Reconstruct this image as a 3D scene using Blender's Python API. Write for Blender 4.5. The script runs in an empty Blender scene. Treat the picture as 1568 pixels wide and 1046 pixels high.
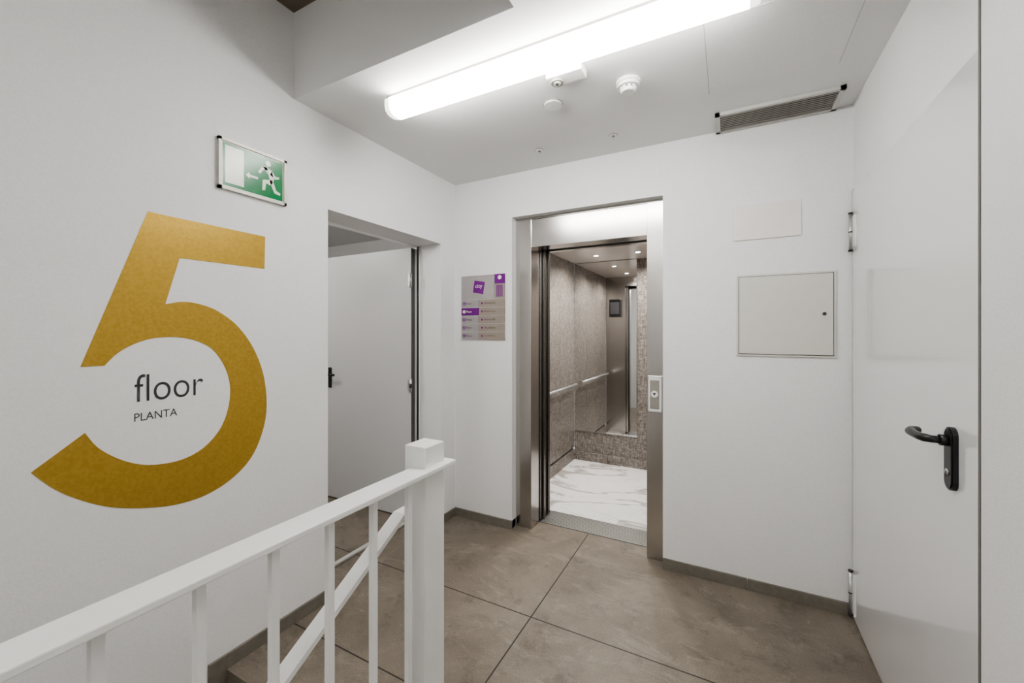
import bpy, bmesh, math
from mathutils import Vector, Matrix
sc=bpy.context.scene
COL=sc.collection

# ------------------------------------------------------------------ materials
def newmat(name):
    m=bpy.data.materials.new(name); m.use_nodes=True
    nt=m.node_tree; b=nt.nodes.get('Principled BSDF')
    return m,nt,b
def N(nt,t,**k):
    n=nt.nodes.new(t)
    for a,v in k.items(): setattr(n,a,v)
    return n
def L(nt,a,b): nt.links.new(a,b)
def objco(nt,scale=(1,1,1)):
    tc=N(nt,'ShaderNodeTexCoord'); mp=N(nt,'ShaderNodeMapping')
    mp.inputs['Scale'].default_value=scale
    L(nt,tc.outputs['Object'],mp.inputs['Vector']); return mp.outputs['Vector']
def noise(nt,vec,scale,detail=4,rough=.5,dist=0):
    n=N(nt,'ShaderNodeTexNoise'); n.inputs['Scale'].default_value=scale
    n.inputs['Detail'].default_value=detail; n.inputs['Roughness'].default_value=rough
    n.inputs['Distortion'].default_value=dist
    L(nt,vec,n.inputs['Vector']); return n.outputs['Fac']
def ramp(nt,fac,stops):
    r=N(nt,'ShaderNodeValToRGB'); e=r.color_ramp.elements
    while len(e)<len(stops): e.new(.5)
    for i,(p,c) in enumerate(stops):
        e[i].position=p; e[i].color=(*c,1) if len(c)==3 else c
    L(nt,fac,r.inputs['Fac']); return r.outputs['Color']
def mix(nt,fac,a,b,mode='MIX'):
    m=N(nt,'ShaderNodeMix',data_type='RGBA',blend_type=mode)
    if isinstance(fac,(int,float)): m.inputs[0].default_value=fac
    else: L(nt,fac,m.inputs[0])
    for i,x in ((6,a),(7,b)):
        if isinstance(x,tuple): m.inputs[i].default_value=(*x,1)
        else: L(nt,x,m.inputs[i])
    return m.outputs[2]
def bump(nt,b,h,strength,dist=.002):
    n=N(nt,'ShaderNodeBump'); n.inputs['Strength'].default_value=strength
    n.inputs['Distance'].default_value=dist
    L(nt,h,n.inputs['Height']); L(nt,n.outputs['Normal'],b.inputs['Normal'])
def plain(name,col,rough=.5,metal=0,spec=.5,emit=0,var=.04,vscale=20):
    m,nt,b=newmat(name)
    v=objco(nt); f=noise(nt,v,vscale,3)
    c=ramp(nt,f,[(.3,tuple(x*(1-var) for x in col)),(.7,tuple(min(1,x*(1+var)) for x in col))])
    L(nt,c,b.inputs['Base Color'])
    b.inputs['Roughness'].default_value=rough; b.inputs['Metallic'].default_value=metal
    b.inputs['Specular IOR Level'].default_value=spec
    if emit:
        b.inputs['Emission Color'].default_value=(*col,1); b.inputs['Emission Strength'].default_value=emit
    return m
def wallmat(name,col,bs=.35):
    m,nt,b=newmat(name)
    v=objco(nt); f=noise(nt,v,1.3,3)
    c=ramp(nt,f,[(.3,tuple(x*.97 for x in col)),(.7,col)])
    fine=noise(nt,v,150,4,.65)
    c2=ramp(nt,fine,[(.35,(.955,.955,.955)),(.6,(1,1,1))])
    L(nt,mix(nt,1.0,c,c2,'MULTIPLY'),b.inputs['Base Color']); b.inputs['Roughness'].default_value=.7
    b.inputs['Specular IOR Level'].default_value=.3
    bump(nt,b,fine,bs,.002)
    return m
M={}
M['wall']=wallmat('wall_paint',(.86,.858,.855),.5)
M['ceil']=wallmat('ceiling_paint',(.82,.818,.812),.2)
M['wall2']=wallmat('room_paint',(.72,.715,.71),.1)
M['concrete']=wallmat('raw_concrete',(.20,.165,.13),.6)
M['black']=plain('black_void',(.012,.012,.012),.6)
M['white']=plain('white_gloss_paint',(.84,.84,.83),.28,var=.01)
M['rail']=plain('rail_white_paint',(.86,.858,.84),.32,var=.015)
m=plain('door_white_lacquer',(.82,.82,.822),.25,spec=.5,var=.005,vscale=3); bb_=m.node_tree.nodes['Principled BSDF']
bb_.inputs['Coat Weight'].default_value=1.0; bb_.inputs['Coat Roughness'].default_value=.03; M['door']=m
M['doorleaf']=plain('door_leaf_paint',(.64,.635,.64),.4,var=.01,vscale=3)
M['plastic']=plain('white_plastic',(.86,.86,.84),.35,var=.01)
M['cream']=plain('cream_plastic',(.80,.765,.735),.4,var=.01)
M['panel']=plain('panel_enamel',(.67,.655,.61),.4,var=.01)
M['gap']=plain('seam_gap',(.10,.095,.09),.8)
M['doorgap']=plain('door_seam_gap',(.22,.21,.20),.8)
M['softgap']=plain('painted_seam',(.45,.45,.44),.8)
M['base']=plain('taupe_skirting',(.19,.172,.145),.6,var=.1,vscale=30)
M['handle']=plain('black_nylon',(.012,.012,.012),.32)
M['alu']=plain('aluminium',(.60,.60,.59),.32,metal=.8,var=.03)
M['signframe']=plain('sign_frame_aluminium',(.55,.53,.48),.45,metal=.3,var=.03)
M['vent']=plain('vent_aluminium',(.34,.32,.29),.5,metal=.2,var=.03)
M['ventframe']=plain('vent_frame_aluminium',(.58,.57,.55),.45,metal=.1,var=.03)
M['dark']=plain('dark_track',(.05,.048,.045),.4,metal=.5)
M['green']=plain('exit_green',(.002,.20,.06),.22,var=.05)
M['signwhite']=plain('exit_white',(.80,.83,.74),.22)
M['text']=plain('text_grey',(.04,.04,.045),.5)
M['purple']=plain('purple_print',(.17,.003,.22),.4)
M['signgrey']=plain('sign_grey_print',(.40,.375,.375),.35,metal=.2)
M['signtaupe']=plain('sign_taupe_print',(.34,.29,.25),.35,metal=.2)
M['strip']=plain('threshold_strip',(.7,.69,.66),.3,metal=.4)
M['led']=plain('downlight_glow',(1,.97,.92),.5,emit=4)
M['screen']=plain('black_glass',(.01,.01,.012),.08)
m,nt,b=newmat('gold_vinyl'); v=objco(nt)
c=ramp(nt,noise(nt,v,90,2),[(.35,(.44,.285,.050)),(.65,(.50,.325,.064))])
L(nt,c,b.inputs['Base Color']); b.inputs['Roughness'].default_value=.38; b.inputs['Metallic'].default_value=.55
bump(nt,b,noise(nt,v,200,3),.12,.001); M['gold']=m
def steel(name,sc_,col=(.56,.54,.52),rough=.2,var=.06):
    m,nt,b=newmat(name); v=objco(nt,sc_); f=noise(nt,v,9,4,.5)
    c=ramp(nt,f,[(.25,tuple(x*(1-var) for x in col)),(.75,tuple(x*(1+var*.5) for x in col))])
    L(nt,c,b.inputs['Base Color']); b.inputs['Metallic'].default_value=1
    r=N(nt,'ShaderNodeMapRange'); r.inputs['To Min'].default_value=rough-.02; r.inputs['To Max'].default_value=rough+.04
    L(nt,f,r.inputs['Value']); L(nt,r.outputs[0],b.inputs['Roughness'])
    return m
M['steelv']=steel('brushed_steel_vertical',(60,60,.5))
M['steelh']=steel('brushed_steel_horizontal',(.5,1,60))
m,nt,b=newmat('mirror_glass'); b.inputs['Base Color'].default_value=(.84,.84,.83,1); b.inputs['Metallic'].default_value=1; b.inputs['Roughness'].default_value=.01; M['mirror']=m
m,nt,b=newmat('cabin_ceiling_gloss'); b.inputs['Base Color'].default_value=(.82,.77,.74,1); b.inputs['Roughness'].default_value=.12; b.inputs['Metallic'].default_value=.1
M['cabceil']=m
m,nt,b=newmat('woven_laminate')
f1=noise(nt,objco(nt,(24,24,3.5)),3,6,.8); f2=noise(nt,objco(nt,(4,4,40)),3,5,.8); f3=noise(nt,objco(nt),45,5,.8)
c1=ramp(nt,f1,[(.36,(.17,.145,.127)),(.64,(.50,.455,.415))]); c2=ramp(nt,f2,[(.38,(.50,.50,.50)),(.60,(1,1,1))]); c3=ramp(nt,f3,[(.40,(.55,.55,.55)),(.56,(1,1,1))])
L(nt,mix(nt,1.0,mix(nt,1.0,c1,c2,'MULTIPLY'),c3,'MULTIPLY'),b.inputs['Base Color']); b.inputs['Roughness'].default_value=.35
bump(nt,b,f1,.2,.001); M['laminate']=m
m,nt,b=newmat('white_marble'); v=objco(nt,(1,1.5,1))
f=noise(nt,v,.9,5,.55,1.2)
veins=ramp(nt,f,[(.478,(.86,.86,.85)),(.497,(.46,.44,.41)),(.503,(.44,.41,.38)),(.52,(.86,.86,.85))])
f2=noise(nt,v,2.2,5,.6,1.0)
v2=ramp(nt,f2,[(.488,(1,1,1)),(.5,(.84,.83,.82)),(.512,(1,1,1))])
L(nt,mix(nt,1.0,veins,v2,'MULTIPLY'),b.inputs['Base Color']); b.inputs['Roughness'].default_value=.15; M['marble']=m
def floormat(name,joints=True):
    m,nt,b=newmat(name); v=objco(nt)
    a=noise(nt,v,1.8,7,.65,.5); d=noise(nt,v,6,10,.78,.3); g=noise(nt,v,140,4,.7)
    ca=ramp(nt,a,[(.3,(.165,.137,.105)),(.5,(.225,.192,.152)),(.70,(.29,.252,.205))])
    cd=ramp(nt,d,[(.32,(.58,.56,.54)),(.47,(.95,.95,.95)),(.60,(1.0,1.0,1.0))])
    col=mix(nt,1.0,ca,cd,'MULTIPLY')
    w=noise(nt,objco(nt,(1,2.2,1)),3.2,10,.8,1.2)
    sf=ramp(nt,w,[(.53,(0,0,0)),(.63,(.32,.32,.32)),(.8,(.5,.5,.5))])
    col=mix(nt,sf,col,(.42,.385,.33))
    w2=noise(nt,v,20,10,.85,1.2)
    sf2=ramp(nt,w2,[(.58,(0,0,0)),(.67,(.5,.5,.5))])
    col=mix(nt,sf2,col,(.46,.42,.365))
    w3=noise(nt,v,26,8,.8,1.0)
    sf3=ramp(nt,w3,[(.65,(0,0,0)),(.69,(.85,.85,.85))])
    col=mix(nt,sf3,col,(.085,.066,.046))
    cg=ramp(nt,g,[(.3,(.72,.72,.72)),(.65,(1,1,1))])
    col=mix(nt,1.0,col,cg,'MULTIPLY')
    if joints:
        sx=N(nt,'ShaderNodeSeparateXYZ'); tc=N(nt,'ShaderNodeTexCoord'); L(nt,tc.outputs['Object'],sx.inputs[0])
        tot=None
        for ax,cc in (('X',-.856),('X',-2.06),('Y',1.82),('Y',1.25),('Y',.05),('Y',-1.15)):
            s1=N(nt,'ShaderNodeMath',operation='SUBTRACT'); s1.inputs[1].default_value=cc; L(nt,sx.outputs[ax],s1.inputs[0])
            s2=N(nt,'ShaderNodeMath',operation='ABSOLUTE'); L(nt,s1.outputs[0],s2.inputs[0])
            s3=N(nt,'ShaderNodeMath',operation='LESS_THAN'); s3.inputs[1].default_value=.0034; L(nt,s2.outputs[0],s3.inputs[0])
            if tot is None: tot=s3.outputs[0]
            else:
                q=N(nt,'ShaderNodeMath',operation='MAXIMUM'); L(nt,tot,q.inputs[0]); L(nt,s3.outputs[0],q.inputs[1]); tot=q.outputs[0]
        col=mix(nt,tot,col,(.026,.020,.014))
    L(nt,col,b.inputs['Base Color'])
    rr=N(nt,'ShaderNodeMapRange'); rr.inputs['To Min'].default_value=.42; rr.inputs['To Max'].default_value=.66
    L(nt,d,rr.inputs['Value']); L(nt,rr.outputs[0],b.inputs['Roughness'])
    bump(nt,b,g,.2,.001); return m
M['floor']=floormat('stone_floor')
M['stair']=floormat('stone_stair',False)
def lampmat(name,st):
    m,nt,b=newmat(name)
    b.inputs['Base Color'].default_value=(.9,.9,.88,1); b.inputs['Roughness'].default_value=.3
    b.inputs['Emission Color'].default_value=(1,.982,.95,1); b.inputs['Emission Strength'].default_value=st; return m
M['lamp']=lampmat('lamp_diffuser',7.5)
M['lamp_fill']=lampmat('fill_lamp_diffuser',4.2)  # glow for the added fill fixtures behind the camera
M['cap']=plain('lamp_end_cap',(.85,.86,.84),.2,emit=.6,var=.01)
# ------------------------------------------------------------------ mesh builder
class B:
    def __init__(s,name): s.n=name; s.bm=bmesh.new(); s.mats=[]
    def mi(s,m):
        if m not in s.mats: s.mats.append(m)
        return s.mats.index(m)
    def _tag(s,faces,m):
        i=s.mi(m)
        for f in faces: f.material_index=i
    def box(s,x0,x1,y0,y1,z0,z1,m,bev=0,mat=None):
        r=bmesh.ops.create_cube(s.bm,size=1)
        vs=r['verts']
        bmesh.ops.scale(s.bm,vec=(abs(x1-x0),abs(y1-y0),abs(z1-z0)),verts=vs)
        bmesh.ops.translate(s.bm,vec=((x0+x1)/2,(y0+y1)/2,(z0+z1)/2),verts=vs)
        fs=set(f for v in vs for f in v.link_faces); s._tag(fs,m)
        if bev:
            es=list(set(e for v in vs for e in v.link_edges))
            o=bmesh.ops.bevel(s.bm,geom=es,offset=bev,segments=2,affect='EDGES',profile=.5)
            s._tag(o['faces'],m); vs=list(set(v for f in list(fs)+o['faces'] if f.is_valid for v in f.verts))
        if mat is not None: bmesh.ops.transform(s.bm,matrix=mat,verts=vs)
        return vs
    def cyl(s,p0,p1,r,m,seg=24,r2=None,smooth=True):
        p0=Vector(p0);p1=Vector(p1);d=p1-p0
        q=d.to_track_quat('Z','Y').to_matrix().to_4x4(); q.translation=(p0+p1)/2
        o=bmesh.ops.create_cone(s.bm,cap_ends=True,cap_tris=False,segments=seg,radius1=r,radius2=r if r2 is None else r2,depth=d.length,matrix=q)
        fs=set(f for v in o['verts'] for f in v.link_faces); s._tag(fs,m)
        if smooth:
            for f in fs:
                if len(f.verts)==4: f.smooth=True
    def prism(s,pts,ext,m):
        ext=Vector(ext); a=[s.bm.verts.new(p) for p in pts]; c=[s.bm.verts.new(Vector(p)+ext) for p in pts]
        n=len(pts); fs=[s.bm.faces.new(a[::-1]),s.bm.faces.new(c)]
        for i in range(n): fs.append(s.bm.faces.new((a[i],a[(i+1)%n],c[(i+1)%n],c[i])))
        s._tag(fs,m); return fs
    def tube(s,pts,r,m,seg=14,sy=1):
        pts=[Vector(p) for p in pts]; rings=[]
        for i,p in enumerate(pts):
            t=(pts[min(i+1,len(pts)-1)]-pts[max(i-1,0)]).normalized()
            up=Vector((0,0,1)) if abs(t.z)<.9 else Vector((0,1,0))
            a=t.cross(up).normalized(); bb=a.cross(t).normalized()
            rr=r[i] if isinstance(r,(list,tuple)) else r
            rings.append([s.bm.verts.new(p+a*rr*math.cos(k*2*math.pi/seg)+bb*rr*sy*math.sin(k*2*math.pi/seg)) for k in range(seg)])
        fs=[]
        for i in range(len(rings)-1):
            for k in range(seg):
                f=s.bm.faces.new((rings[i][k],rings[i][(k+1)%seg],rings[i+1][(k+1)%seg],rings[i+1][k])); f.smooth=True; fs.append(f)
        fs.append(s.bm.faces.new(rings[0][::-1])); fs.append(s.bm.faces.new(rings[-1])); s._tag(fs,m)
    def done(s,parent=None,bevel=0):
        bmesh.ops.recalc_face_normals(s.bm,faces=s.bm.faces)
        me=bpy.data.meshes.new(s.n); s.bm.to_mesh(me); s.bm.free()
        for m in s.mats: me.materials.append(M[m])
        o=bpy.data.objects.new(s.n,me); COL.objects.link(o)
        if bevel:
            md=o.modifiers.new('bevel','BEVEL'); md.width=bevel; md.segments=2; md.limit_method='ANGLE'
        if parent: o.parent=parent
        return o
def empty(name):
    e=bpy.data.objects.new(name,None); e.empty_display_size=.1; COL.objects.link(e); return e
def text(name,s_,y_or_x,z,w,h,plane,m,parent=None,bold=0.0):
    cu=bpy.data.curves.new(name,'FONT'); cu.body=s_; cu.size=1; cu.offset=bold
    t=bpy.data.objects.new(name+'_tmp',cu); COL.objects.link(t)
    bpy.context.view_layer.update()
    dg=bpy.context.evaluated_depsgraph_get()
    me=bpy.data.meshes.new_from_object(t.evaluated_get(dg)); bpy.data.objects.remove(t)
    xs=[v.co.x for v in me.vertices]; ys=[v.co.y for v in me.vertices]
    x0,x1,y0,y1=min(xs),max(xs),min(ys),max(ys)
    for v in me.vertices:
        a=(v.co.x-x0)/(x1-x0)*w; b_=(v.co.y-y0)/(y1-y0)*h
        if plane[0]=='L': v.co=Vector((plane[1],y_or_x+a,z+b_))
        else: v.co=Vector((y_or_x+a,plane[1],z+b_))
    me.materials.clear(); me.materials.append(M[m])
    o=bpy.data.objects.new(name,me); COL.objects.link(o)
    if parent: o.parent=parent
    return o
def catmull(p,n=6):
    out=[]
    for i in range(len(p)-1):
        a=p[max(i-1,0)];b_=p[i];c_=p[i+1];d=p[min(i+2,len(p)-1)]
        for k in range(n):
            t=k/n
            out.append(tuple(.5*((2*b_[j])+(-a[j]+c_[j])*t+(2*a[j]-5*b_[j]+4*c_[j]-d[j])*t*t+(-a[j]+3*b_[j]-3*c_[j]+d[j])*t**3) for j in range(2)))
    out.append(p[-1]); return out

XL,XR,YB,ZC,YF=-1.85,.54,2.57,2.52,-3.0
# ------------------------------------------------------------------ room shell
w=B('wall_left')
w.box(-2.05,XL,YF,1.443,-2.2,3.0,'wall'); w.box(-2.05,XL,2.394,2.80,-.25,2.6,'wall'); w.box(-2.05,XL,1.443,2.394,2.04,3.0,'wall')
w.done()
w=B('wall_back')
w.box(XL,-1.357,YB,2.75,0,ZC,'wall'); w.box(-.343,XR+.2,YB,2.75,0,ZC,'wall'); w.box(-1.357,-.343,YB,2.75,2.211,ZC,'wall')
w.done()
w=B('wall_right')
w.box(XR+.006,XR+.2,1.41,2.57,0,ZC,'wall'); w.box(XR+.002,XR+.2,YF,1.408,0,ZC,'wall')
w.done()
w=B('wall_front'); w.box(-2.05,XR+.2,YF-.15,YF,-2.2,3.0,'wall'); w.done()
f=B('floor')
f.box(-.85,XR+.1,YF,.95,-.25,0,'floor'); f.box(XL-.001,XR+.1,.95,YB+.19,-.25,0,'floor'); 
f.box(-4.8,XL-.001,1.443,2.394,-.25,0,'floor'); f.box(-4.8,-2.05,.6,1.443,-.25,0,'floor');f.box(-4.8,-2.05,2.394,3.6,-.25,0,'floor')
f.done()
c=B('ceiling'); c.box(XL,XR+.1,1.2535,2.75,ZC,2.99,'ceil'); c.box(-.654,XR+.1,YF,1.2535,ZC,2.99,'ceil'); c.done()
c=B('ceiling_stairwell'); c.box(XL,-.654,YF,1.2535,2.935,3.05,'concrete'); c.done()
st=B('stairs')
for i in range(8):
    y1=.95-.28*i; z=-.17*(i+1)
    st.box(XL,-.86,y1-.28,y1,-2.0,z,'stair')
st.box(XL,-.86,YF,.95-.28*8,-2.0,-.17*9,'stair')
st.done()
sk=B('baseboard_stairs')
sk.box(XL,XL+.012,.885,.95,-.17+.0,.06,'base')
for i in range(8):
    y1=.95-.28*i; z=-.17*(i+1)
    sk.box(XL,XL+.012,y1-.28-.065,y1-.065 if i else y1,z,z+.06,'base'); sk.box(XL,XL+.012,y1-.28-.065,y1-.28,z-.17,z+.06,'base')
sk.done()
w=B('wall_stairwell'); w.box(-.855,-.80,YF,.95,-2.0,-.25,'wall'); w.box(XL,-.80,.95,1.1,-2.0,-.25,'wall'); w.done()
def skirt(name,segs,bev=.002):
    s=B(name)
    for a in segs: s.box(*a,0,.06,'base')
    s.done(bevel=bev)
skirt('baseboard_left',[(XL,XL+.012,.95,1.152),(XL,XL+.012,1.155,1.443),(XL,XL+.012,2.394,2.558)])
skirt('baseboard_back',[(XL,-1.357,YB-.012,YB),(-1.369,-1.357,YB,2.63),(-.343,.09,YB-.012,YB),(.093,XR-.012,YB-.012,YB)])
skirt('baseboard_right',[(XR-.012,XR+.002,YF,1.10)])
w=B('wall_side_room')
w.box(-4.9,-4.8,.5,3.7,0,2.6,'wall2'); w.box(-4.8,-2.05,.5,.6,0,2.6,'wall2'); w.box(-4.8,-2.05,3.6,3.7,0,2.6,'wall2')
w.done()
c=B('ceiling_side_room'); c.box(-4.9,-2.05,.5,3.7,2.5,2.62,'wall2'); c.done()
# ------------------------------------------------------------------ door_1 (open)
d=B('door_1')
d.box(-2.10,-2.05,1.40,1.448,0,2.08,'white'); d.box(-2.10,-2.05,2.386,2.43,0,2.08,'white'); d.box(-2.10,-2.05,1.40,2.43,2.035,2.08,'white')
d.box(-2.062,-2.05,2.380,2.387,0,2.035,'dark')
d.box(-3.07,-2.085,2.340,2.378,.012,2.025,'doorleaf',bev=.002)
d.box(-2.086,-2.081,2.343,2.378,.02,2.02,'gap')
for z in (.25,1.0,1.78):
    d.box(-2.108,-2.075,2.334,2.341,z-.045,z+.045,'alu'); d.cyl((-2.080,2.333,z-.05),(-2.080,2.333,z+.05),.008,'alu')
d.cyl((-2.080,2.333,.985),(-2.080,2.333,1.015),.010,'dark')
d.box(-2.985,-2.95,2.330,2.340,.93,1.10,'handle',bev=.004)
d.cyl((-2.967,2.34,1.045),(-2.967,2.285,1.045),.010,'handle')
d.tube([(-2.967,2.287,1.045),(-2.94,2.282,1.045),(-2.90,2.282,1.045),(-2.86,2.287,1.043)],.010,'handle')
d.box(-2.105,-2.075,1.448,2.386,0,.008,'strip')
d.done()
# ------------------------------------------------------------------ door_2 (closed, right wall)
d=B('door_2')
d.box(XR,XR+.006,1.418,2.553,.008,2.09,'door',bev=.001)
d.box(XR+.0005,XR+.0062,1.410,1.418,0,2.52,'doorgap')
d.box(XR+.001,XR+.0062,2.553,2.57,0,2.10,'softgap')
for z0,z1 in ((.02,.225),(1.80,1.975)):
    d.cyl((XR-.010,2.548,z0),(XR-.010,2.548,z1),.0075,'alu')
    d.cyl((XR-.010,2.548,z1),(XR-.010,2.548,z1+.008),.0095,'dark'); d.cyl((XR-.010,2.548,z0-.008),(XR-.010,2.548,z0),.0095,'dark')
    zm=(z0+z1)/2; d.cyl((XR-.010,2.548,zm-.003),(XR-.010,2.548,zm+.003),.0085,'dark')
    d.box(XR-.004,XR,2.505,2.548,z0+.01,z1-.01,'white')
yh=1.535
plate=[]
for k in range(13):
    a=math.pi*k/12; plate.append((yh+.024*math.cos(a),1.118+.024*math.sin(a)))
for k in range(13):
    a=math.pi+math.pi*k/12; plate.append((yh+.024*math.cos(a),.995+.024*math.sin(a)))
d.prism([(XR,p[0],p[1]) for p in plate],(-.011,0,0),'handle')
plate2=[(yh+(p[0]-yh)*.82,1.0565+(p[1]-1.0565)*.95) for p in plate]
d.prism([(XR-.011,p[0],p[1]) for p in plate2],(-.003,0,0),'handle')
d.cyl((XR-.012,yh,1.105),(XR-.03,yh,1.105),.015,'handle')
d.tube([(XR-.02,yh,1.105),(XR-.045,yh,1.105),(XR-.056,yh+.012,1.105),(XR-.06,yh+.035,1.104),(XR-.06,yh+.075,1.103),(XR-.058,yh+.105,1.103),(XR-.048,yh+.128,1.103),(XR-.03,yh+.138,1.103)],[.010,.010,.0115,.0115,.0115,.0125,.012,.010],'handle')
d.cyl((XR-.013,yh,1.02),(XR-.0165,yh,1.02),.0085,'alu'); d.box(XR-.0175,XR-.0164,yh-.0015,yh+.0015,1.008,1.022,'handle')
d.done()
# ------------------------------------------------------------------ elevator
EX0,EX1=-1.235,-.445
e=B('elevator')
e.box(-1.356,EX0,2.63,2.765,0,2.21,'steelv',bev=.002); e.box(EX1,-.344,2.63,2.765,0,2.21,'steelv',bev=.002)
e.box(EX0,EX1,2.636,2.765,2.0,2.21,'steelh')
e.box(-1.356,-.344,2.628,2.63,2.195,2.21,'steelh')
for i,(ya,yb,xe) in enumerate(((2.775,2.800,-1.228),(2.812,2.837,-1.214),(2.862,2.885,-1.226),(2.897,2.920,-1.212))):
    e.box(-1.66,xe,ya,yb,.012,2.02,'steelv')
    e.box(xe-.001,xe+.0015,ya+.008,yb-.006,.012,2.02,'dark')
e.box(-1.62,-1.24,2.80,2.812,0,2.1,'black'); e.box(-1.62,-1.24,2.837,2.862,0,2.1,'black'); e.box(-1.62,-1.24,2.885,2.897,0,2.1,'black')
e.box(-1.66,-.30,2.767,2.775,2.01,2.2,'dark'); e.box(-1.66,-.30,2.775,2.93,2.03,2.2,'dark')
e.box(-.44,-.30,2.767,2.93,0,2.1,'dark')
e.box(-1.66,-.30,2.765,2.985,-.05,-.004,'dark')
y=2.768
while y<2.975:
    if not (2.842<y<2.855): e.box(-1.235,EX1+.005,y,y+.010,-.004,.002,'alu')
    y+=.0185
e.box(-.440,-.352,2.618,2.63,.905,1.130,'alu',bev=.004)
e.box(-.434,-.358,2.614,2.619,.912,1.122,'white',bev=.004)
e.box(-.424,-.370,2.611,2.615,.930,1.104,'vent',bev=.003)
e.cyl((-.397,2.612,1.02),(-.397,2.607,1.02),.021,'plastic')
e.prism([(-.407,2.607,1.027),(-.387,2.607,1.027),(-.397,2.607,1.010)],(0,-.001,0),'text')
e.done()
k=B('elevator_cabin')
CX0,CX1,CY0,CY1,CZ=-1.50,-.36,2.985,4.32,2.15
k.box(CX0-.05,CX1+.05,CY0,CY1+.05,-.05,0,'marble')
k.box(CX0-.05,CX1+.05,2.93,CY1+.05,CZ,CZ+.05,'cabceil')
ys=[2.99,3.43,3.88,4.32]
for a,b_ in zip(ys[:-1],ys[1:]):
    k.box(CX0-.02,CX0,a+.002,b_-.002,.13,CZ,'laminate'); k.box(CX1,CX1+.02,a+.002,b_-.002,.13,CZ,'laminate')
k.box(CX0-.03,CX0-.02,2.985,4.34,0,CZ,'gap'); k.box(CX1+.02,CX1+.03,2.985,4.34,0,CZ,'gap')
k.box(CX0-.02,CX0+.006,2.985,4.32,0,.11,'laminate'); k.box(CX1-.006,CX1+.02,2.985,4.32,0,.11,'laminate')
k.box(CX0,CX1,CY1,CY1+.02,0,CZ,'laminate')
k.box(CX0,CX1,CY1-.02,CY1,0,.09,'laminate')
k.box(CX0+.004,-.832,CY1-.006,CY1,.32,CZ-.004,'mirror')
k.box(-.832,-.824,CY1-.009,CY1,.32,CZ-.004,'steelv'); k.box(CX0,-.824,CY1-.009,CY1,.312,.32,'steelh')
k.box(CX0,EX0-.005,2.935,2.985,0,CZ,'steelv'); k.box(EX1+.005,CX1,2.935,2.985,0,CZ,'steelv'); k.box(EX0-.005,EX1+.005,2.935,2.985,2.02,CZ,'steelh')
k.tube([(CX0+.055,3.1,.83),(CX0+.055,4.22,.83)],.016,'alu')
for yy in (3.2,3.66,4.1): k.cyl((CX0,yy,.83),(CX0+.055,yy,.83),.009,'alu')
k.box(-1.44,-1.29,2.985,3.05,1.60,1.84,'screen',bev=.004); k.box(-1.425,-1.305,3.05,3.052,1.64,1.80,'text')
dl=[(-1.15,3.3),(-.75,3.3),(-1.15,3.95),(-.75,3.95)]
for x,y in dl:
    k.cyl((x,y,CZ-.004),(x,y,CZ),.034,'alu'); k.cyl((x,y,CZ-.006),(x,y,CZ-.003),.022,'led')
cab=k.done()
for i,(x,y) in enumerate(dl):
    l=bpy.data.lights.new('cabin_downlight','SPOT'); l.energy=10; l.spot_size=math.radians(160); l.spot_blend=.6; l.shadow_soft_size=.03; l.color=(1,.95,.89)
    o=bpy.data.objects.new('cabin_downlight_bulb',l); o.location=(x,y,CZ-.012); COL.objects.link(o); o.parent=cab
# ------------------------------------------------------------------ ceiling fittings
def lamp(name,x0,x1,yc,z=ZC,lm='lamp'):
    l=B(name)
    l.box(x0+.01,x1-.01,yc-.042,yc+.042,z-.022,z,'vent')
    prof=[]
    hw=.052
    for (a,b_) in ((-hw,-.020),(-hw,-.055),(-.046,-.074),(-.032,-.086),(-.012,-.091),(.012,-.091),(.032,-.086),(.046,-.074),(hw,-.055),(hw,-.020)):
        prof.append((a,b_))
    l.prism([(x0+.03,yc+a,z+b_) for a,b_ in prof],(x1-x0-.06,0,0),lm)
    for xa,xb in ((x0+.03,x0),(x1-.03,x1)):
        A=[l.bm.verts.new((xa,yc+a,z+b_)) for a,b_ in prof]; C=[l.bm.verts.new((xb,yc+a*.93,z-.02+(b_+.02)*.93)) for a,b_ in prof]
        n=len(prof); F=[l.bm.faces.new((A[i],A[(i+1)%n],C[(i+1)%n],C[i])) for i in range(n)]+[l.bm.faces.new(C)]
        l._tag(F,'cap')
    return l.done()
lamp('hall_fill_light',-1.44,.09,1.483)
lamp('hall_fill_light',-.62,.45,-.9,ZC,'lamp_fill')  # unseen fixture behind the camera, added to lift the ambient light
lamp('hall_fill_light',-.62,.45,-2.1,ZC,'lamp_fill')  # second unseen hall fixture, added as fill
lamp('hall_fill_light',-1.80,-.75,-2.0,2.935,'lamp_fill')  # unseen fixture over the stairs, added as fill light
b_=B('emergency_light')
b_.box(-.695,-.535,1.625,1.70,ZC-.034,ZC,'plastic',bev=.004)
b_.cyl((-.655,1.66,ZC-.034),(-.655,1.66,ZC-.046),.026,'vent'); b_.cyl((-.655,1.66,ZC-.046),(-.655,1.66,ZC-.049),.016,'signwhite')
b_.cyl((-.655,1.66,ZC-.049),(-.655,1.66,ZC-.052),.006,'text')
b_.done()
s=B('smoke_detector'); x,y=-.3955,1.864
s.cyl((x,y,ZC),(x,y,ZC-.014),.053,'plastic',40); s.cyl((x,y,ZC-.014),(x,y,ZC-.030),.049,'plastic',40,r2=.049); s.cyl((x,y,ZC-.030),(x,y,ZC-.038),.030,'gap',40)
for i in range(10):
    a=i*math.pi/5; s.box(.030,.036,-.006,.006,-.040,-.028,'plastic',mat=Matrix.Translation((x,y,ZC))@Matrix.Rotation(a,4,'Z'))
s.cyl((x,y,ZC-.038),(x,y,ZC-.050),.036,'plastic',40,r2=.026)
s.done()
s=B('ceiling_sensor'); x,y=-.7606,1.8735
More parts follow.
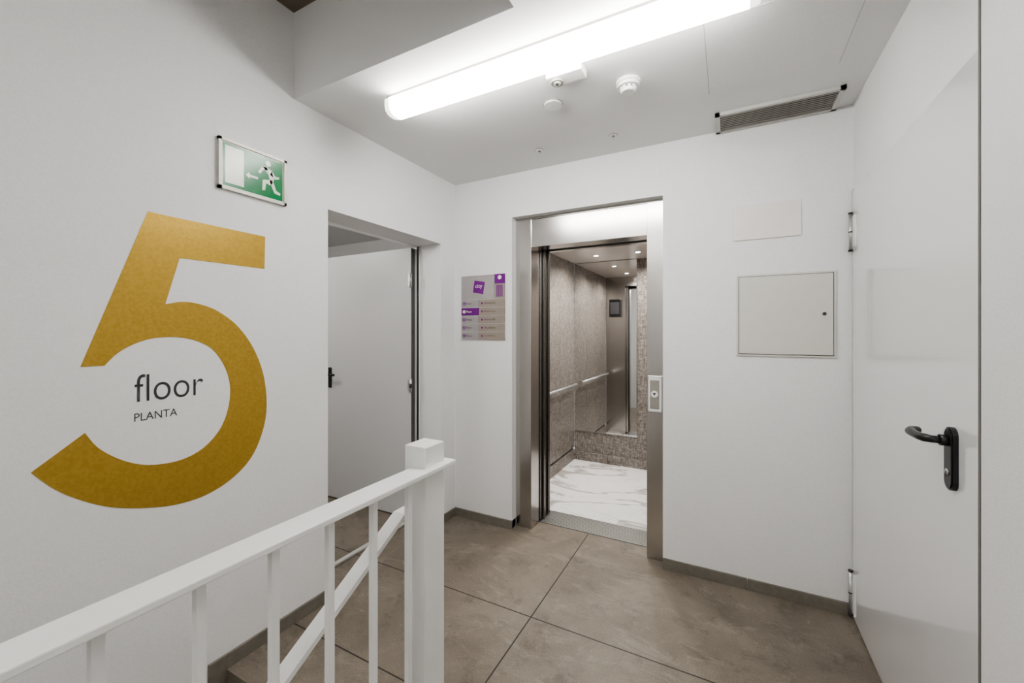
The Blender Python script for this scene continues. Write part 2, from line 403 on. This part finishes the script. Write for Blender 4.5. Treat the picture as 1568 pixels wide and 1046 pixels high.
s.cyl((x,y,ZC-.004),(x,y,ZC),.047,'vent',40); s.cyl((x,y,ZC-.012),(x,y,ZC-.003),.044,'plastic',40); s.done()
for x,y in ((-.579,2.332),(-1.03,2.313)):
    s=B('ceiling_sprinkler'); s.cyl((x,y,ZC-.003),(x,y,ZC),.024,'vent'); s.cyl((x,y,ZC-.006),(x,y,ZC-.002),.021,'plastic'); s.cyl((x,y,ZC-.014),(x,y,ZC-.004),.008,'gap'); s.cyl((x,y,ZC-.017),(x,y,ZC-.014),.010,'alu'); s.done()
v_=B('air_vent_grille'); VX0,VX1,VY0,VY1=-.06,.475,2.345,2.562
z0=ZC-.016
v_.box(VX0,VX1,VY0,VY0+.018,z0,ZC,'ventframe'); v_.box(VX0,VX1,VY1-.018,VY1,z0,ZC,'ventframe'); v_.box(VX0,VX0+.022,VY0,VY1,z0,ZC,'ventframe'); v_.box(VX1-.022,VX1,VY0,VY1,z0,ZC,'ventframe')
v_.box(VX0+.02,VX1-.02,VY0+.016,VY1-.016,ZC-.002,ZC,'black')
for i in range(9):
    y=VY0+.032+i*.0192
    v_.box(VX0+.02,VX1-.02,y-.0045,y+.0045,ZC-.0145,ZC-.0130,'vent')
v_.done()
h=B('ceiling_access_hatch'); hx0,hx1,hy0,hy1=-.08,.41,1.63,2.14
h.box(hx0,hx1,hy0,hy1,ZC-.0015,ZC,'softgap'); h.box(hx0+.003,hx1-.003,hy0+.003,hy1-.003,ZC-.004,ZC,'ceil')
h.done()
# ------------------------------------------------------------------ back wall fittings
p=B('electrical_panel')
p.box(.040,.478,YB-.008,YB,1.268,1.708,'panel',bev=.002); p.box(.050,.468,YB-.0095,YB,1.278,1.698,'gap')
p.box(.053,.465,YB-.014,YB,1.281,1.695,'panel',bev=.002)
p.cyl((.428,YB-.014,1.49),(.428,YB-.019,1.49),.013,'alu'); p.cyl((.428,YB-.019,1.49),(.428,YB-.0205,1.49),.0085,'text')
p.done()
p=B('junction_box_cover'); p.box(.022,.334,YB-.007,YB,1.898,2.085,'cream',bev=.002)
for x in (.04,.316):
    for z in (1.915,2.068): p.cyl((x,YB-.0085,z),(x,YB-.006,z),.004,'plastic')
p.done()
DS=empty('directory_sign')
SX0,SX1,SZ0,SZ1=-1.783,-1.41,1.336,1.816
d=B('sign_plates')
Y0=YB-.010
d.box(SX0+.004,SX1-.004,YB-.006,YB,SZ0+.004,SZ1-.004,'alu')
sp=SX0+.155
d.box(SX0,SX1-.085,Y0,YB-.005,1.642,SZ1,'signgrey'); d.box(SX1-.083,SX1,Y0,YB-.005,1.642,1.745,'signtaupe'); d.box(SX1-.083,SX1,Y0,YB-.005,1.748,SZ1,'purple')
rh=(1.636-SZ0)/5
for i in range(5):
    z1=1.636-i*rh; z0=z1-rh+.006
    d.box(SX0,sp-.003,Y0,YB-.005,z0,z1,'purple' if i==1 else 'signgrey'); d.box(sp,SX1,Y0,YB-.005,z0,z1,'signtaupe')
    d.cyl((SX0+.024,Y0,(z0+z1)/2),(SX0+.024,Y0-.0012,(z0+z1)/2),.013,'purple' if i!=1 else 'plastic')
    d.box(sp+.02,sp+.034,Y0-.001,Y0,(z0+z1)/2-.007,(z0+z1)/2+.007,'purple')
R=Matrix.Translation((SX0+.155,Y0-.0006,1.728))@Matrix.Rotation(math.radians(10),4,'Y')
d.box(-.045,.045,-.0008,.0008,-.045,.045,'purple',mat=R)
d.cyl((SX1-.042,Y0,1.792),(SX1-.042,Y0-.0012,1.792),.015,'plastic')
for i in range(4): d.box(SX1-.068+i*.014,SX1-.060+i*.014,Y0-.001,Y0,1.652,1.738,'purple')
d.done(parent=DS)
for i,n in enumerate(('6','5','4','3','2')):
    z1=1.636-i*rh; z0=z1-rh+.006
    text('floor_digit',n,SX0+.0195,(z0+z1)/2-.008,.009,.016,('B',Y0-.0018),'plastic' if i!=1 else 'purple',DS)
    text('row_label',('Floor','Floor','Planta','Floor','Planta')[i],SX0+.045,(z0+z1)/2-.007,.05,.016,('B',Y0-.0012),'text' if i!=1 else 'plastic',DS)
    text('row_text',('Rooms','Rooms','Rooms 401','Suites','Lobby')[i],sp+.05,(z0+z1)/2-.006,.09,.014,('B',Y0-.0012),'text',DS)
text('logo_text','city',SX0+.125,1.715,.06,.035,('B',Y0-.0022),'plastic',DS)
# ------------------------------------------------------------------ left wall: number graphic
FN=empty('floor_number_sign')
outer=[(.744,1.502),(.80,1.515),(.86,1.508),(.925,1.482),(1.001,1.420),(1.066,1.322),(1.108,1.203),(1.122,1.068),(1.104,.954),(1.055,.85),(.975,.781),(.877,.746),(.779,.745),(.69,.766),(.601,.801),(.529,.848),(.463,.908),(.412,.977)]
inner=[(.529,1.071),(.56,1.016),(.61,.966),(.671,.928),(.738,.911),(.81,.913),(.877,.943),(.932,1.004),(.962,1.088),(.967,1.175),(.946,1.257),(.9007,1.3285),(.843,1.364),(.7785,1.379),(.7087,1.376),(.653,1.356),(.6095,1.326),(.5763,1.286)]
poly=[(.692,1.833),(1.115,1.829),(1.112,1.683),(.789,1.681)]+catmull(outer)+catmull(inner)+[(.5185,1.286)]
g=B('numeral'); g.prism([(XL,a,b_) for a,b_ in poly],(.0012,0,0),'gold'); g.done(parent=FN)
text('floor_text','floor',.655,1.150,.213,.098,('L',XL+.0012),'text',FN,-.008)
text('planta_text','PLANTA',.654,1.083,.127,.028,('L',XL+.0012),'text',FN,-.004)
e=B('exit_sign'); y0,y1,z0,z1=.9175,1.2077,1.990,2.201; X=XL
e.box(X,X+.016,y0,y1,z0,z0+.012,'signframe'); e.box(X,X+.016,y0,y1,z1-.012,z1,'signframe'); e.box(X,X+.016,y0,y0+.012,z0,z1,'signframe'); e.box(X,X+.016,y1-.012,y1,z0,z1,'signframe')
e.box(X,X+.010,y0+.01,y1-.01,z0+.01,z1-.01,'signwhite'); e.box(X+.010,X+.0105,y0+.017,y1-.017,z0+.017,z1-.017,'green')
def pl(pts,m='signwhite',dx=.0105): e.prism([(X+dx,y0+a,z0+b_) for a,b_ in pts],(.0006,0,0),m)
pl([(.026,.03),(.100,.03),(.100,.185),(.026,.185)])
pl([(.107,.088),(.124,.102),(.124,.093),(.160,.093),(.160,.083),(.124,.083),(.124,.074)])
e.cyl((X+.0105,y0+.205,z0+.168),(X+.0112,y0+.205,z0+.168),.0125,'signwhite',24)
pl([(.178,.150),(.196,.152),(.222,.140),(.232,.105),(.214,.088),(.206,.120)])
pl([(.200,.150),(.178,.148),(.160,.118),(.169,.112),(.184,.135),(.205,.138)])
pl([(.222,.140),(.240,.120),(.255,.124),(.257,.115),(.238,.108),(.214,.122)])
pl([(.213,.098),(.232,.102),(.218,.075),(.196,.078),(.191,.045),(.178,.042),(.180,.088),(.186,.092)])
pl([(.212,.092),(.228,.095),(.242,.058),(.262,.050),(.260,.040),(.234,.044),(.222,.068)])
e.done()
# ------------------------------------------------------------------ railing
r=B('stair_railing')
RX0,RX1=-.828,-.755
r.box(RX0,RX1,YF+.05,1.055,.986,1.0,'rail',bev=.0025)
r.box(-.862,-.782,.94,1.03,0,1.060,'rail',bev=.003)
r.box(-.89,-.752,.925,1.045,0,.008,'rail')
y=.878
while y>YF+.1:
    r.box(-.799,-.784,y-.008,y+.008,.055,.987,'rail',bev=.001); y-=.128
r.box(-.80,-.783,YF+.05,.94,.045,.06,'rail')
for y in (.2,-1.3,-2.8): r.box(-.80,-.783,y-.008,y+.008,0,.05,'rail')
r.done()
hr=B('stair_handrail')
yy0,zz0,sl=.965,.835,.585
def pr(ya,yb,xa,xb,th):
    return [(xa,ya,zz0-(yy0-ya)*sl),(xa,yb,zz0-(yy0-yb)*sl),(xa,yb,zz0-(yy0-yb)*sl-th),(xa,ya,zz0-(yy0-ya)*sl-th)]
hr.prism(pr(-1.35,yy0,-.93,0,.016),(.045,0,0),'rail')
hr.box(-.93,-.885,yy0,1.01,zz0-.016,zz0,'rail'); hr.box(-.93,-.862,.975,1.01,zz0-.014,zz0-.002,'rail')
for y in (.0,-.6,-1.2):
    zt=zz0-(yy0-y)*sl-.012; n=int((.95-y)/.28); zb=-.17*(n+1)
    hr.box(-.915,-.90,y-.008,y+.008,zb,zt,'rail')
hr.done()
# ------------------------------------------------------------------ lights
pt=bpy.data.lights.new('side_room_fill','POINT'); pt.energy=7; pt.shadow_soft_size=.12; pt.color=(1,.97,.92)  # added point light without a fixture, brightens the side room
o=bpy.data.objects.new('side_room_fill',pt); o.location=(-3.4,1.3,2.3); COL.objects.link(o)
wd=bpy.data.worlds.new('world'); sc.world=wd; wd.use_nodes=True
wd.node_tree.nodes['Background'].inputs[0].default_value=(.95,.95,1,1); wd.node_tree.nodes['Background'].inputs[1].default_value=.3
# ------------------------------------------------------------------ camera
cd=bpy.data.cameras.new('camera'); cd.sensor_width=36; cd.lens=627/1568*36; cd.shift_y=-15/1568; cd.clip_start=.02
co=bpy.data.objects.new('camera',cd); co.location=(0,0,1.4); co.rotation_euler=(math.pi/2,0,math.atan(331/627)); COL.objects.link(co)
sc.camera=co
sc.view_settings.view_transform='AgX'
try: sc.view_settings.look='AgX - Medium High Contrast'
except Exception: sc.view_settings.look='None'
sc.view_settings.exposure=1.95
